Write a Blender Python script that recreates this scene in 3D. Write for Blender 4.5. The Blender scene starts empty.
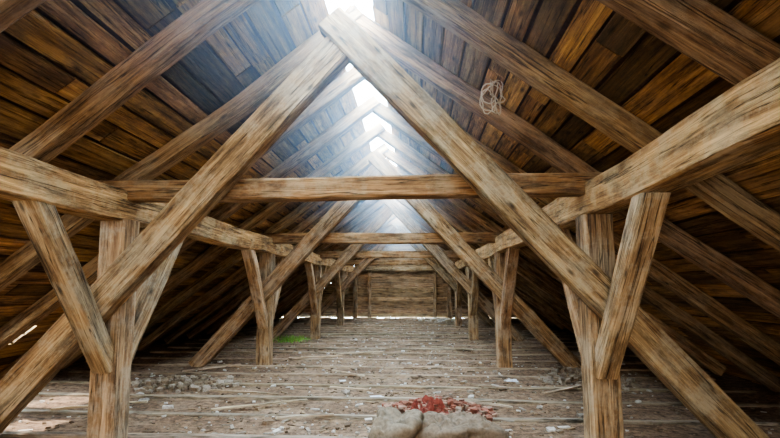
import bpy, bmesh, math, random
from mathutils import Vector, Matrix, noise
random.seed(7)
S=bpy.context.scene
R=random.uniform

# ---------------------------------------------------------------- materials
def new_mat(name):
    m=bpy.data.materials.new(name); m.use_nodes=True
    nt=m.node_tree; nt.nodes.clear()
    out=nt.nodes.new('ShaderNodeOutputMaterial'); b=nt.nodes.new('ShaderNodeBsdfPrincipled')
    nt.links.new(b.outputs[0],out.inputs[0])
    b.inputs['Specular IOR Level'].default_value=0.25
    return m,nt,b
def N(nt,t,**kw):
    n=nt.nodes.new(t)
    for k,v in kw.items(): setattr(n,k,v)
    return n
def ramp(nt,fac,stops):
    r=N(nt,'ShaderNodeValToRGB'); e=r.color_ramp.elements
    while len(e)<len(stops): e.new(0.5)
    for i,(p,c) in enumerate(stops):
        e[i].position=p; e[i].color=(c[0],c[1],c[2],1) if isinstance(c,tuple) else (c,c,c,1)
    nt.links.new(fac,r.inputs[0]); return r.outputs[0]
def mix(nt,bt,fac,a,b):
    m=N(nt,'ShaderNodeMix',data_type='RGBA',blend_type=bt)
    for i,v in ((0,fac),(6,a),(7,b)):
        if isinstance(v,(int,float)): m.inputs[i].default_value=v
        elif isinstance(v,tuple): m.inputs[i].default_value=(*v,1)
        else: nt.links.new(v,m.inputs[i])
    return m.outputs[2]
def uvnoise(nt,sx,sy,scale=1,detail=5,rough=.6,dist=0):
    uv=N(nt,'ShaderNodeUVMap',uv_map='UVMap'); mp=N(nt,'ShaderNodeMapping')
    mp.inputs['Scale'].default_value=(sx,sy,1); nt.links.new(uv.outputs[0],mp.inputs[0])
    n=N(nt,'ShaderNodeTexNoise'); n.inputs['Scale'].default_value=scale
    n.inputs['Detail'].default_value=detail; n.inputs['Roughness'].default_value=rough
    n.inputs['Distortion'].default_value=dist
    nt.links.new(mp.outputs[0],n.inputs['Vector']); return n.outputs[0]
def wood(name,dark,mid,light,weather,wamt=.5,rough=.75):
    m,nt,b=new_mat(name)
    g1=uvnoise(nt,.8,13,1.3,7,.7,.5)
    g2=uvnoise(nt,3.0,70,1.2,4,.75)
    g3=uvnoise(nt,1.2,5.5,1.4,7,.75)
    base=ramp(nt,g1,[(.33,dark),(.5,mid),(.66,light)])
    base=mix(nt,'OVERLAY',.6,base,ramp(nt,g2,[(.33,.2),(.67,.8)]))
    geo=N(nt,'ShaderNodeNewGeometry')
    ns=N(nt,'ShaderNodeTexNoise'); ns.inputs['Scale'].default_value=3.2; ns.inputs['Detail'].default_value=10; ns.inputs['Roughness'].default_value=.72
    nt.links.new(geo.outputs['Position'],ns.inputs['Vector'])
    wf=ramp(nt,ns.outputs[0],[(.46,0.0),(.58,wamt)])
    base=mix(nt,'MIX',wf,base,weather)
    st=ramp(nt,g3,[(.37,.26),(.53,1.0)])
    base=mix(nt,'MULTIPLY',.85,base,st)
    cr=uvnoise(nt,.4,15,1.0,4,.5,.3)
    cf=ramp(nt,cr,[(.485,1.0),(.497,.04),(.509,1.0)])
    base=mix(nt,'MULTIPLY',.92,base,cf)
    uv=N(nt,'ShaderNodeUVMap',uv_map='UVMap'); mp=N(nt,'ShaderNodeMapping'); mp.inputs['Scale'].default_value=(2.2,6,1)
    nt.links.new(uv.outputs[0],mp.inputs[0])
    vo=N(nt,'ShaderNodeTexVoronoi'); vo.inputs['Scale'].default_value=1.0
    nt.links.new(mp.outputs[0],vo.inputs['Vector'])
    kn=ramp(nt,vo.outputs['Distance'],[(.05,.12),(.14,1.0)])
    base=mix(nt,'MULTIPLY',.8,base,kn)
    at=N(nt,'ShaderNodeAttribute',attribute_name='tint')
    base=mix(nt,'MULTIPLY',1.0,base,at.outputs['Color'])
    nt.links.new(base,b.inputs['Base Color'])
    b.inputs['Roughness'].default_value=rough
    add=N(nt,'ShaderNodeMath',operation='ADD'); nt.links.new(g1,add.inputs[0])
    ad2=N(nt,'ShaderNodeMath',operation='MULTIPLY_ADD'); nt.links.new(cf,ad2.inputs[0]); ad2.inputs[1].default_value=.9
    nt.links.new(g2,ad2.inputs[2]); nt.links.new(ad2.outputs[0],add.inputs[1])
    bp=N(nt,'ShaderNodeBump'); bp.inputs['Strength'].default_value=.8; bp.inputs['Distance'].default_value=.018
    nt.links.new(add.outputs[0],bp.inputs['Height']); nt.links.new(bp.outputs[0],b.inputs['Normal'])
    return m
M_beam=wood('aged_beam_wood',(.14,.071,.031),(.36,.213,.100),(.56,.37,.195),(.48,.38,.26),.55)
M_raft=wood('rafter_wood',(.12,.062,.027),(.31,.175,.077),(.50,.315,.15),(.38,.285,.18),.4)
M_board=wood('roof_board_wood',(.17,.074,.022),(.47,.245,.08),(.66,.385,.145),(.26,.155,.075),.55)
M_end=wood('gable_board_wood',(.18,.10,.05),(.42,.26,.13),(.6,.40,.22),(.45,.34,.22),.4)
M_bat=wood('floor_board_wood',(.15,.10,.06),(.31,.225,.145),(.45,.345,.24),(.34,.28,.21),.5,.9)

def dirt():
    m,nt,b=new_mat('dusty_floor')
    geo=N(nt,'ShaderNodeNewGeometry')
    def no(s,d=6,r=.65,sc=None):
        n=N(nt,'ShaderNodeTexNoise'); n.inputs['Scale'].default_value=s; n.inputs['Detail'].default_value=d; n.inputs['Roughness'].default_value=r
        src=geo.outputs['Position']
        if sc:
            mp=N(nt,'ShaderNodeMapping'); mp.inputs['Scale'].default_value=sc; nt.links.new(src,mp.inputs[0]); src=mp.outputs[0]
        nt.links.new(src,n.inputs['Vector']); return n.outputs[0]
    a=no(1.1); f=no(14,8,.75)
    c=ramp(nt,a,[(.35,(.085,.046,.026)),(.5,(.175,.108,.066)),(.66,(.29,.20,.135))])
    gr=no(1,6,.7,(1.2,26,1)); 
    pl=ramp(nt,gr,[(.36,(.08,.043,.024)),(.62,(.28,.175,.10))])
    c=mix(nt,'MIX',ramp(nt,no(2.4),[(.42,.75),(.58,.15)]),c,pl)
    c=mix(nt,'OVERLAY',.85,c,ramp(nt,f,[(.34,.08),(.66,.92)]))
    vo=N(nt,'ShaderNodeTexVoronoi'); vo.inputs['Scale'].default_value=26; nt.links.new(geo.outputs['Position'],vo.inputs['Vector'])
    vf=ramp(nt,vo.outputs['Distance'],[(.10,1.0),(.17,0.0)])
    vm=mix(nt,'MULTIPLY',1.0,vf,ramp(nt,no(3),[(.50,0.0),(.62,.8)]))
    c=mix(nt,'MIX',vm,c,(.43,.35,.27))
    sp=N(nt,'ShaderNodeSeparateXYZ'); nt.links.new(geo.outputs['Position'],sp.inputs[0])
    mm=N(nt,'ShaderNodeMath',operation='MODULO'); ad=N(nt,'ShaderNodeMath',operation='ADD'); ad.inputs[1].default_value=50
    nt.links.new(sp.outputs[1],ad.inputs[0]); nt.links.new(ad.outputs[0],mm.inputs[0]); mm.inputs[1].default_value=.25
    sf=ramp(nt,mm.outputs[0],[(.0,.12),(.022,1.0)])
    c=mix(nt,'MULTIPLY',ramp(nt,no(2.2),[(.36,0.1),(.55,.95)]),c,sf)
    nt.links.new(c,b.inputs['Base Color']); b.inputs['Roughness'].default_value=.95
    h=N(nt,'ShaderNodeMath',operation='MULTIPLY_ADD'); nt.links.new(vf,h.inputs[0]); h.inputs[1].default_value=.4; nt.links.new(f,h.inputs[2])
    bp=N(nt,'ShaderNodeBump'); bp.inputs['Strength'].default_value=.8; bp.inputs['Distance'].default_value=.03
    nt.links.new(h.outputs[0],bp.inputs['Height']); nt.links.new(bp.outputs[0],b.inputs['Normal'])
    return m
M_dirt=dirt()
def tinted(name,rough=.9):
    m,nt,b=new_mat(name)
    at=N(nt,'ShaderNodeAttribute',attribute_name='tint')
    geo=N(nt,'ShaderNodeNewGeometry'); n=N(nt,'ShaderNodeTexNoise'); n.inputs['Scale'].default_value=35; n.inputs['Detail'].default_value=5
    nt.links.new(geo.outputs['Position'],n.inputs['Vector'])
    c=mix(nt,'MULTIPLY',.8,at.outputs['Color'],ramp(nt,n.outputs[0],[(.3,.5),(.65,1.0)]))
    nt.links.new(c,b.inputs['Base Color']); b.inputs['Roughness'].default_value=rough
    bp=N(nt,'ShaderNodeBump'); bp.inputs['Strength'].default_value=.4; bp.inputs['Distance'].default_value=.01
    nt.links.new(n.outputs[0],bp.inputs['Height']); nt.links.new(bp.outputs[0],b.inputs['Normal'])
    return m
M_rub=tinted('rubble'); M_cloth=tinted('old_cloth'); M_dark=tinted('leak_block_dark'); 

# ---------------------------------------------------------------- geometry helpers
class Geo:
    def __init__(s): s.v=[];s.f=[];s.uv=[];s.c=[]
    def add(s,vs,fs,uvs,col):
        o=len(s.v); s.v+=vs
        for f,u in zip(fs,uvs):
            s.f.append([i+o for i in f]); s.uv.append(u); s.c.append(col)
    def obj(s,name,mat,origin=None,parent=None,smooth=False):
        if origin is None:
            mn=[min(v[i] for v in s.v) for i in range(3)]; mx=[max(v[i] for v in s.v) for i in range(3)]
            origin=Vector([(a+b)/2 for a,b in zip(mn,mx)])
        me=bpy.data.meshes.new(name); me.from_pydata([tuple(Vector(v)-origin) for v in s.v],[],s.f)
        me.uv_layers.new(name='UVMap'); me.color_attributes.new('tint','FLOAT_COLOR','CORNER')
        uu=[];cc=[]
        for f,u,c in zip(s.f,s.uv,s.c):
            for k in range(len(f)):
                uu+=[u[k][0],u[k][1]]; cc+=[c[0],c[1],c[2],1.0]
        me.uv_layers['UVMap'].data.foreach_set('uv',uu)
        me.color_attributes['tint'].data.foreach_set('color',cc)
        me.materials.append(mat)
        if smooth: me.polygons.foreach_set('use_smooth',[True]*len(me.polygons))
        me.update()
        o=bpy.data.objects.new(name,me); S.collection.objects.link(o); o.location=origin
        if parent: o.parent=parent; o.location=origin-parent.location
        return o
def tint(a=.75,b=1.1,w=.06):
    t=R(a,b); return (t*R(1-w,1+w),t,t*R(1-w,1+w))
def beam_geo(g,p0,p1,w,h,up=(0,0,1),cham=.016,seg=.3,jit=.004,bow=.008,col=None):
    p0=Vector(p0);p1=Vector(p1);d=p1-p0;L=d.length;d.normalize();up=Vector(up)
    s=d.cross(up).normalized(); n=s.cross(d).normalized()
    k=max(2,int(L/seg)); c=min(cham,w*.3,h*.3); a,b=w/2,h/2
    prof=[(-a,-b+c),(-a+c,-b),(a-c,-b),(a,-b+c),(a,b-c),(a-c,b),(-a+c,b),(-a,b-c)]
    per=[0]
    for i in range(8):
        q=prof[i];r=prof[(i+1)%8]; per.append(per[-1]+math.hypot(q[0]-r[0],q[1]-r[1]))
    ou,ov=R(0,90),R(0,90); sd=Vector((R(0,99),R(0,99),R(0,99)))
    vs=[];fs=[];uvs=[]
    for i in range(k+1):
        t=i/k; f=math.sin(math.pi*t)
        c0=p0+d*L*t; o1=noise.noise(sd+Vector((t*L*.6,0,0)))*bow*2*min(1,f*2); o2=noise.noise(sd+Vector((0,t*L*.6,0)))*bow*2*min(1,f*2)
        for (x,y) in prof:
            vs.append(c0+s*(x+o1+R(-jit,jit))+n*(y+o2+R(-jit,jit)))
    for i in range(k):
        for j in range(8):
            j2=(j+1)%8
            fs.append([i*8+j,i*8+j2,(i+1)*8+j2,(i+1)*8+j])
            u0=ou+L*i/k;u1=ou+L*(i+1)/k
            uvs.append([(u0,ov+per[j]),(u0,ov+per[j+1]),(u1,ov+per[j+1]),(u1,ov+per[j])])
    fs.append(list(range(7,-1,-1))); uvs.append([(ou+prof[j][0]*.3,ov+prof[j][1]) for j in range(7,-1,-1)])
    e=k*8; fs.append([e+j for j in range(8)]); uvs.append([(ou+prof[j][0]*.3,ov+prof[j][1]) for j in range(8)])
    g.add(vs,fs,uvs,col or tint())
def beam(name,p0,p1,w,h,mat=None,parent=None,**k):
    g=Geo(); beam_geo(g,p0,p1,w,h,**k); return g.obj(name,mat or M_beam,parent=parent)

# ---------------------------------------------------------------- dimensions
W=2.23; SL=.742; ZR=4.05; ANG=math.atan(SL); CA=math.cos(ANG)
FR=[-.2,3.96,8.12,12.28,16.44]; YE=20.6; Y0=-3.6
EAVE=5.42

# ---------------------------------------------------------------- floor
g=Geo(); nx,ny=150,330
xs=[-5.9+11.8*i/nx for i in range(nx+1)]; ys=[Y0+(YE-Y0)*j/ny for j in range(ny+1)]
def fh(x,y):
    v=Vector((x,y,0)); 
    return -.006+.018*noise.noise(v*1.3)+.016*noise.noise(v*4.1)+.012*noise.noise(v*11)
vs=[(x,y,fh(x,y)) for y in ys for x in xs]
fs=[[j*(nx+1)+i,j*(nx+1)+i+1,(j+1)*(nx+1)+i+1,(j+1)*(nx+1)+i] for j in range(ny) for i in range(nx)]
g.add(vs,fs,[[(0,0)]*4]*len(fs),(1,1,1))
floor=g.obj('floor',M_dirt,origin=Vector((0,0,0)),smooth=True)
y=Y0+.3;i=1
while y<YE-.2:
    zz=R(-.010,.006)
    beam('joist_%d'%i,(-5.3,y+R(-.03,.03),zz),(5.3,y+R(-.03,.03),zz),.07+R(0,.03),.055,M_bat,parent=floor,cham=.008,col=tint(.95,1.25))
    y+=.74+R(-.05,.05); i+=1

# ---------------------------------------------------------------- frames
def frame(y):
    for sx in (-1,1):
        beam('wood_post',(sx*W,y,-.01),(sx*W,y,2.09),.25,.24,up=(0,1,0),col=tint(.9,1.15))
        for dy in (-1,1):
            beam('knee_brace',(sx*W,y+dy*.07,.72),(sx*W,y+dy*.98,2.12),.17,.18,up=(1,0,0),col=tint(.9,1.2))
        yo=y-.19-(.03 if sx>0 else 0)
        zt=3.74; sl=(zt+.02)/3.47; e=.02 if sx<0 else .16
        top=Vector((-sx*e,yo,zt+e*sl)); bot=Vector((sx*3.47,yo,-.02)); 
        beam('raking_strut',top,bot,.18,.27,col=tint(.85,1.05))
    beam('collar_beam',(-2.8,y,2.375),(2.92,y,2.375),.17,.2,col=(.80,.68,.56))
for y in FR: frame(y)
for sx in (-1,1):
    beam('purlin',(sx*W,Y0,2.23),(sx*W,YE-.1,2.23),.24,.3,seg=.4,bow=.02,col=(1.25,1.17,.98))
# ---------------------------------------------------------------- rafters
step=4.16/4; y=-3.2
while y<YE-.1:
    for sx in (-1,1):
        yy=y+.02*sx+R(-.04,.04); off=.085
        def P(x): return Vector((sx*x,yy,ZR-SL*x))+Vector((sx*math.sin(ANG)*off,0,CA*off))
        beam('rafter',P(-.12),P(EAVE-.05),.15+R(-.01,.02),.17,M_raft,col=tint(.75,1.15),bow=.02)
    y+=step
# ---------------------------------------------------------------- roof boards (ceiling)
# holes in the left slope: (s0,s1,y0,y1) measured down the slope from the ridge
HOLES=[(5.5,5.78,5.1,5.6),(5.22,5.46,4.25,4.65),(3.1,3.42,2.55,3.25),(3.68,3.92,4.12,4.36)]
def cut(s0,s1,y0,y1,sx):
    segs=[(y0,y1)]
    if sx<0:
        for (a,b,c,d) in HOLES:
            if s0<b-.04 and s1>a+.04:
                ns=[]
                for (p,q) in segs:
                    if q<=c or p>=d: ns.append((p,q)); continue
                    if p<c: ns.append((p,c+R(-.05,.05)))
                    if q>d: ns.append((d+R(-.05,.05),q))
                segs=ns
    return [(p,q) for p,q in segs if q-p>.05]
g=Geo()
for sx in (-1,1):
    smax=EAVE/CA+.5
    s=.125
    while s<smax:
        wd=R(.18,.27)
        if s+wd>smax: wd=smax-s
        y=Y0-R(0,1)
        while y<YE:
            L=step*random.choice([1,1,2,2,3]); y2=min(y+L,YE+.1)
            cs=s+wd/2; off=.17+.016+R(0,.012)
            def P(yy): return Vector((sx*(cs*CA),yy,ZR-SL*cs*CA))+Vector((sx*math.sin(ANG)*off,0,CA*off))
            t=R(.5,1.3) if random.random()<.85 else R(.25,.5); dr=R(-.01,.01); ww=wd-R(.014,.036)
            cc=(t*R(.95,1.08),t,t*R(.8,1.12))
            for (p,q) in cut(s,s+wd,max(y,Y0),y2,sx):
                beam_geo(g,P(p+.004),P(q-.008)+Vector((0,0,dr)),.024,ww,up=(sx*CA,0,-math.sin(ANG)),cham=.003,seg=1.1,jit=.003,bow=.004,col=cc)
            y=y2
            if y>=YE: break
        s+=wd
g.obj('ceiling',M_board,origin=Vector((0,0,0)))
g=Geo()
for sx in (-1,1):
    s=.135; smax=EAVE/CA+.55
    while s<smax:
        s2=min(s+.16,smax)
        for a,b in cut(s,s2+.03,Y0-.1,YE+.1,sx):
            def Q(ss,off,yy): 
                x=ss*CA; return Vector((sx*(x+math.sin(ANG)*off),yy,ZR-SL*x+CA*off))
            v=[Q(s,.235,a),Q(s2+.03,.25,a),Q(s2+.03,.25,b),Q(s,.235,b),Q(s,.22,a),Q(s2+.03,.235,a),Q(s2+.03,.235,b),Q(s,.22,b)]
            g.add(v,[[0,1,2,3],[7,6,5,4],[0,4,5,1],[1,5,6,2],[2,6,7,3],[3,7,4,0]],[[(0,0)]*4]*6,(.10,.05,.035))  # darkened so the gaps between boards look shaded
        s=s2
g.obj('roof_leak_block',M_dark,origin=Vector((0,0,0)))  # outer layer added to stop sky leaking between the boards
# ---------------------------------------------------------------- gable walls
def gable(name,y,hole=None):
    g=Geo(); z=0.0
    while z<4.1:
        h=R(.17,.23); xm=(ZR+.22-z-h*.5)/SL
        if xm<.1: break
        segs=[(-xm,xm)]
        if hole and z+h>hole[2] and z<hole[3]: segs=[(-xm,hole[0]),(hole[1],xm)] if xm>hole[1] else []
        for a,b in segs: beam_geo(g,(a,y+R(-.006,.006),z+h/2),(b,y,z+h/2),.03,h+.012,cham=.003,seg=.6,jit=.002,bow=.002,col=tint(.5,1.15))
        z+=h
    return g.obj(name,M_end)
gable('wall_far',YE+.03)
gable('wall_near',Y0-.03,hole=(-.45,.45,1.2,2.2))  # unseen opening added behind the camera to let sky light in
for x in (-1.55,1.55): beam('gable_stud',(x,YE-.09,0),(x,YE-.09,2.2),.16,.15,up=(0,1,0),col=tint(.9,1.1))
for sx in (-1,1):
    beam('wood_post',(sx*W,YE-.13,0),(sx*W,YE-.13,2.09),.2,.2,up=(0,1,0))
beam('collar_beam',(-2.7,YE-.1,2.3),(2.7,YE-.1,2.3),.15,.18)

# ---------------------------------------------------------------- rubble and debris
g=Geo()
cols=[(.34,.28,.22),(.60,.54,.47),(.22,.145,.09),(.24,.175,.12),(.14,.09,.055),(.30,.2,.12)]
def chip(g,x,y,s,col,flat=.5,el=1):
    a=R(0,6.28); z=fh(x,y)
    vs=[]
    for (i,j,k) in [(-1,-1,0),(1,-1,0),(1,1,0),(-1,1,0),(-1,-1,1),(1,-1,1),(1,1,1),(-1,1,1)]:
        px=i*s*el*R(.6,1);py=j*s*R(.6,1);pz=k*s*flat*R(.7,1.3)*2-s*.1
        vs.append(Vector((x+px*math.cos(a)-py*math.sin(a),y+px*math.sin(a)+py*math.cos(a),z+pz)))
    fs=[[3,2,1,0],[4,5,6,7],[0,1,5,4],[1,2,6,5],[2,3,7,6],[3,0,4,7]]
    g.add(vs,fs,[[(0,0)]*4]*6,col)
for i in range(5600):
    y=3.8+16*(random.random()**1.6); x=R(-5,5) if random.random()<.45 else random.gauss(.2,1.5)
    if abs(x)>5: continue
    c=random.choice(cols); big=random.random()<.07
    chip(g,x,y,R(.006,.020)*(2.0 if big else 1),c,.45,random.choice([1,1,1.4,1.4,4]) if not big else R(1,2))
g.obj('rubble_scatter',M_rub,origin=Vector((0,0,0)))
def lump_pile(name,cx,cy,rx,ry,n,cl,s0,s1,zl=.08):
    g=Geo()
    for i in range(n):
        a=R(0,6.28);r=random.random()**.7
        x=cx+rx*r*math.cos(a);y=cy+ry*r*math.sin(a)
        o=len(g.v); chip(g,x,y,R(s0,s1),random.choice(cl),.6,R(1,1.8))
        lift=(1-r)*zl*random.random()
        for q in range(o,len(g.v)): g.v[q]=g.v[q]+Vector((0,0,lift))
    return g.obj(name,M_rub)
lump_pile('rubble_pile',1.6,18.6,.8,.4,150,[(.6,.55,.48),(.4,.3,.2)],.03,.09)
lump_pile('rubble_pile',-2.9,6.4,.9,.5,160,[(.36,.29,.22),(.25,.18,.12)],.015,.05)
lump_pile('rubble_pile',3.3,7.2,.8,.9,180,[(.36,.29,.22),(.25,.18,.12)],.015,.05)
for (x0,y0,x1,y1,w) in [(1.02,5.6,1.75,5.3,.03),(-1.75,5.0,-.75,5.5,.045),(-2.2,5.9,-1.2,5.75,.04),(-.8,7.4,-.2,7.0,.03),(2.3,6.0,3.0,6.5,.04),(-1.1,9.2,-.1,9.6,.05),(1.0,10.4,1.9,10.0,.05),(-3.6,4.9,-2.7,5.3,.05),(-.9,4.75,-.3,4.9,.03),(-1.9,8.6,-.9,9.0,.07),(.4,7.7,1.1,7.9,.04),(1.4,6.5,1.9,6.3,.03),(-3.3,7.2,-2.6,7.9,.06),(-.6,6.2,0,6.05,.03)]:
    beam('broken_lath',(x0,y0,.04),(x1,y1,.04),w,.022,M_bat,cham=.004,seg=.15,col=tint(1.3,1.8))

# ---------------------------------------------------------------- sack, red cloth, papers, grass, wire
def blob(name,c,rad,col,amp,fr,mat):
    bm=bmesh.new(); bmesh.ops.create_uvsphere(bm,u_segments=140,v_segments=70,radius=1)
    g=Geo(); vs=[]
    for v in bm.verts:
        p=v.co; q=Vector([math.copysign(abs(t)**.7,t) for t in p])
        x,y,z=q.x*rad[0],q.y*rad[1],q.z*rad[2]
        k=1+amp*noise.noise(Vector((x,y,z))*fr+Vector(c))
        fold=abs(noise.noise(Vector((x*6+y*4,y*6-x*3,c[0])))) ; fold2=abs(noise.noise(Vector((x*14-y*6,y*13+x*5,c[0]+4))))
        cr=.07-.16*min(fold,.45)+.03-.07*min(fold2,.4)
        x*=k;y*=k;z=z*(k+amp*noise.noise(Vector((x*3.2,y*3,5))))-cr*max(p.z,0)*1.0
        vs.append(Vector(c)+Vector((x,y,max(z,-rad[2]*.55)+rad[2]*.55)))
    fs=[[v.index for v in f.verts] for f in bm.faces]
    g.add(vs,fs,[[(0,0)]*len(f) for f in fs],col); bm.free()
    return g.obj(name,mat,smooth=True)
blob('burlap_sack',(.98,4.34,0),(.46,.26,.15),(.19,.135,.09),.45,3.5,M_cloth)
blob('burlap_sack',(.44,4.28,0),(.26,.26,.165),(.23,.175,.12),.45,5,M_cloth)
def sheet(name,cx,cy,sx,sy,h,fr,col,mat,n=46,rag=.25,z0=.02):
    g=Geo(); vs=[];fs=[]
    for j in range(n+1):
        for i in range(n+1):
            u=i/n*2-1;v=j/n*2-1
            r=math.hypot(u,v)/max(abs(u),abs(v),1e-6) if (u or v) else 1
            u2,v2=u/r**.6,v/r**.6
            k=1+rag*noise.noise(Vector((math.atan2(v,u)*1.6,cx,cy)))*2*max(abs(u),abs(v))
            x=cx+u2*sx*k;y=cy+v2*sy*k
            e=max(abs(u),abs(v)); z=z0+h*(abs(noise.noise(Vector((x,y,0))*fr))*1.6+.5*abs(noise.noise(Vector((x,y,3))*fr*2.3)))*(1-.6*e*e)
            vs.append(Vector((x,y,z)))
    for j in range(n):
        for i in range(n): fs.append([j*(n+1)+i,j*(n+1)+i+1,(j+1)*(n+1)+i+1,(j+1)*(n+1)+i])
    g.add(vs,fs,[[(0,0)]*4]*len(fs),col)
    return g.obj(name,mat,smooth=False)
sheet('crumpled_red_cloth',.74,5.02,.26,.32,.20,9,(.24,.055,.035),M_cloth,rag=.6)
lump_pile('red_brick_rubble',.86,5.15,.66,.55,600,[(.30,.11,.07),(.25,.1,.06),(.38,.22,.15),(.2,.08,.05),(.3,.2,.14)],.01,.036,.17)
sheet('paper_scrap',.12,5.75,.09,.07,.02,8,(.85,.85,.88),M_cloth,12)
sheet('paper_scrap',2.07,6.84,.1,.08,.03,8,(.75,.75,.78),M_cloth,12)
sheet('paper_scrap',-.5,6.7,.05,.05,.02,8,(.7,.7,.7),M_cloth,12)
g=Geo()
for i in range(420):
    x=-2.75+random.gauss(0,.2);y=11.6+random.gauss(0,.22);h=R(.05,.16);a=R(0,6.28);w=.009
    dx,dy=math.cos(a)*w,math.sin(a)*w; lx,ly=R(-.05,.05),R(-.05,.05)
    vs=[Vector((x-dx,y-dy,0)),Vector((x+dx,y+dy,0)),Vector((x+dx*.7+lx*.5,y+dy*.7+ly*.5,h*.6)),Vector((x-dx*.7+lx*.5,y-dy*.7+ly*.5,h*.6)),Vector((x+lx,y+ly,h))]
    g.add(vs,[[0,1,2,3],[3,2,4]],[[(0,0)]*4,[(0,0)]*3],(.24*R(.7,1.3),.46*R(.7,1.2),.08))
g.obj('grass_tuft',M_cloth)
cu=bpy.data.curves.new('wire_tangle','CURVE'); cu.dimensions='3D'; cu.bevel_depth=.005
sp=cu.splines.new('POLY'); n=110; sp.points.add(n-1)
for i in range(n):
    t=i/n*6.28*4.3; r=.09+.12*noise.noise(Vector((i*.21,2,1)))
    v=(r*math.cos(t)*(.7+.3*math.sin(i*.05))+.02*math.sin(i*.3),.06*noise.noise(Vector((i*.2,0,0)))+.03*math.sin(t*.7),r*math.sin(t)*1.3)
    sp.points[i].co=(*v,1)
o=bpy.data.objects.new('wire_tangle',cu); S.collection.objects.link(o); o.location=(1.31,3.7,3.12)
mw,nt,b=new_mat('rusty_wire'); b.inputs['Base Color'].default_value=(.5,.4,.28,1); cu.materials.append(mw)

# blue scatter volume added to imitate the bloom of glare under the ridge
g=Geo(); a,b_=Y0+.05,YE-.02; zb=2.75; hw=(4.28-zb)/SL
pr=[(-hw,zb),(hw,zb),(0,4.28)]
vs=[Vector((x,a,z)) for x,z in pr]+[Vector((x,b_,z)) for x,z in pr]
g.add(vs,[[0,1,2],[5,4,3],[0,3,4,1],[1,4,5,2],[2,5,3,0]],[[(0,0)]*3,[(0,0)]*3]+[[(0,0)]*4]*3,(1,1,1))
mv=bpy.data.materials.new('ridge_glow_scatter'); mv.use_nodes=True; nt=mv.node_tree; nt.nodes.clear()
out=nt.nodes.new('ShaderNodeOutputMaterial'); vsn=nt.nodes.new('ShaderNodeVolumeScatter')
vsn.inputs['Density'].default_value=.06; vsn.inputs['Anisotropy'].default_value=.3; vsn.inputs['Color'].default_value=(.55,.79,1,1)
nt.links.new(vsn.outputs[0],out.inputs['Volume'])
g.obj('ridge_glow_volume',mv)

# ---------------------------------------------------------------- light
w=bpy.data.worlds.new('sky'); S.world=w; w.use_nodes=True
bg=w.node_tree.nodes['Background']; bg.inputs[0].default_value=(.66,.84,1,1); bg.inputs[1].default_value=42.0
def area(name,loc,rot,sx,sy,p,col):
    l=bpy.data.lights.new(name,'AREA'); l.shape='RECTANGLE'; l.size=sx; l.size_y=sy; l.energy=p; l.color=col
    o=bpy.data.objects.new(name,l); S.collection.objects.link(o); o.location=loc; o.rotation_euler=rot; return o
for y,p in zip(FR,(330,430,300,170,80)):
    area('ridge_skylight',(0,y+2.08,4.45),(0,0,0),.3,4.1,p,(.55,.78,1.0))
area('gable_fill',(.4,Y0+.1,1.9),(math.radians(86),0,0),2.6,2.0,190,(1,.82,.57))  # added warm fill inside the near gable, behind the camera
area('side_fill',(-4.2,.2,.8),(math.radians(95),0,math.radians(-12)),.8,.8,55,(1,.84,.62))  # added warm fill to brighten the lower left rafters
for (tx,ty,tz) in [(-3.63,5.4,0),(-3.2,4.47,0),(-2.37,2.95,2.0)]:
    l=bpy.data.lights.new('sun_spot','SPOT'); l.energy=6500; l.spot_size=math.radians(16); l.spot_blend=.3; l.shadow_soft_size=.04; l.color=(1,.93,.82)
    o=bpy.data.objects.new('sun_spot',l); S.collection.objects.link(o); o.location=(tx-4,ty,tz+4)
    o.rotation_euler=(0,math.radians(-45),0)

# ---------------------------------------------------------------- camera
cam=bpy.data.cameras.new('camera'); cam.sensor_width=36; cam.lens=430/780*36; cam.clip_start=.05
co=bpy.data.objects.new('camera',cam); S.collection.objects.link(co)
PT=42
th=math.atan(PT/430); cam.shift_y=(68-PT)/780
ps=math.atan(25/430*math.cos(th))
f=Vector((-math.sin(ps)*math.cos(th),math.cos(ps)*math.cos(th),math.sin(th)))
r=Vector((math.cos(ps),math.sin(ps),0)); u=r.cross(f)
co.matrix_world=Matrix(((r.x,u.x,-f.x,.61),(r.y,u.y,-f.y,0),(r.z,u.z,-f.z,1.45),(0,0,0,1)))
S.camera=co
S.view_settings.view_transform='AgX'
S.view_settings.look='AgX - Medium High Contrast'
S.view_settings.exposure=0.15
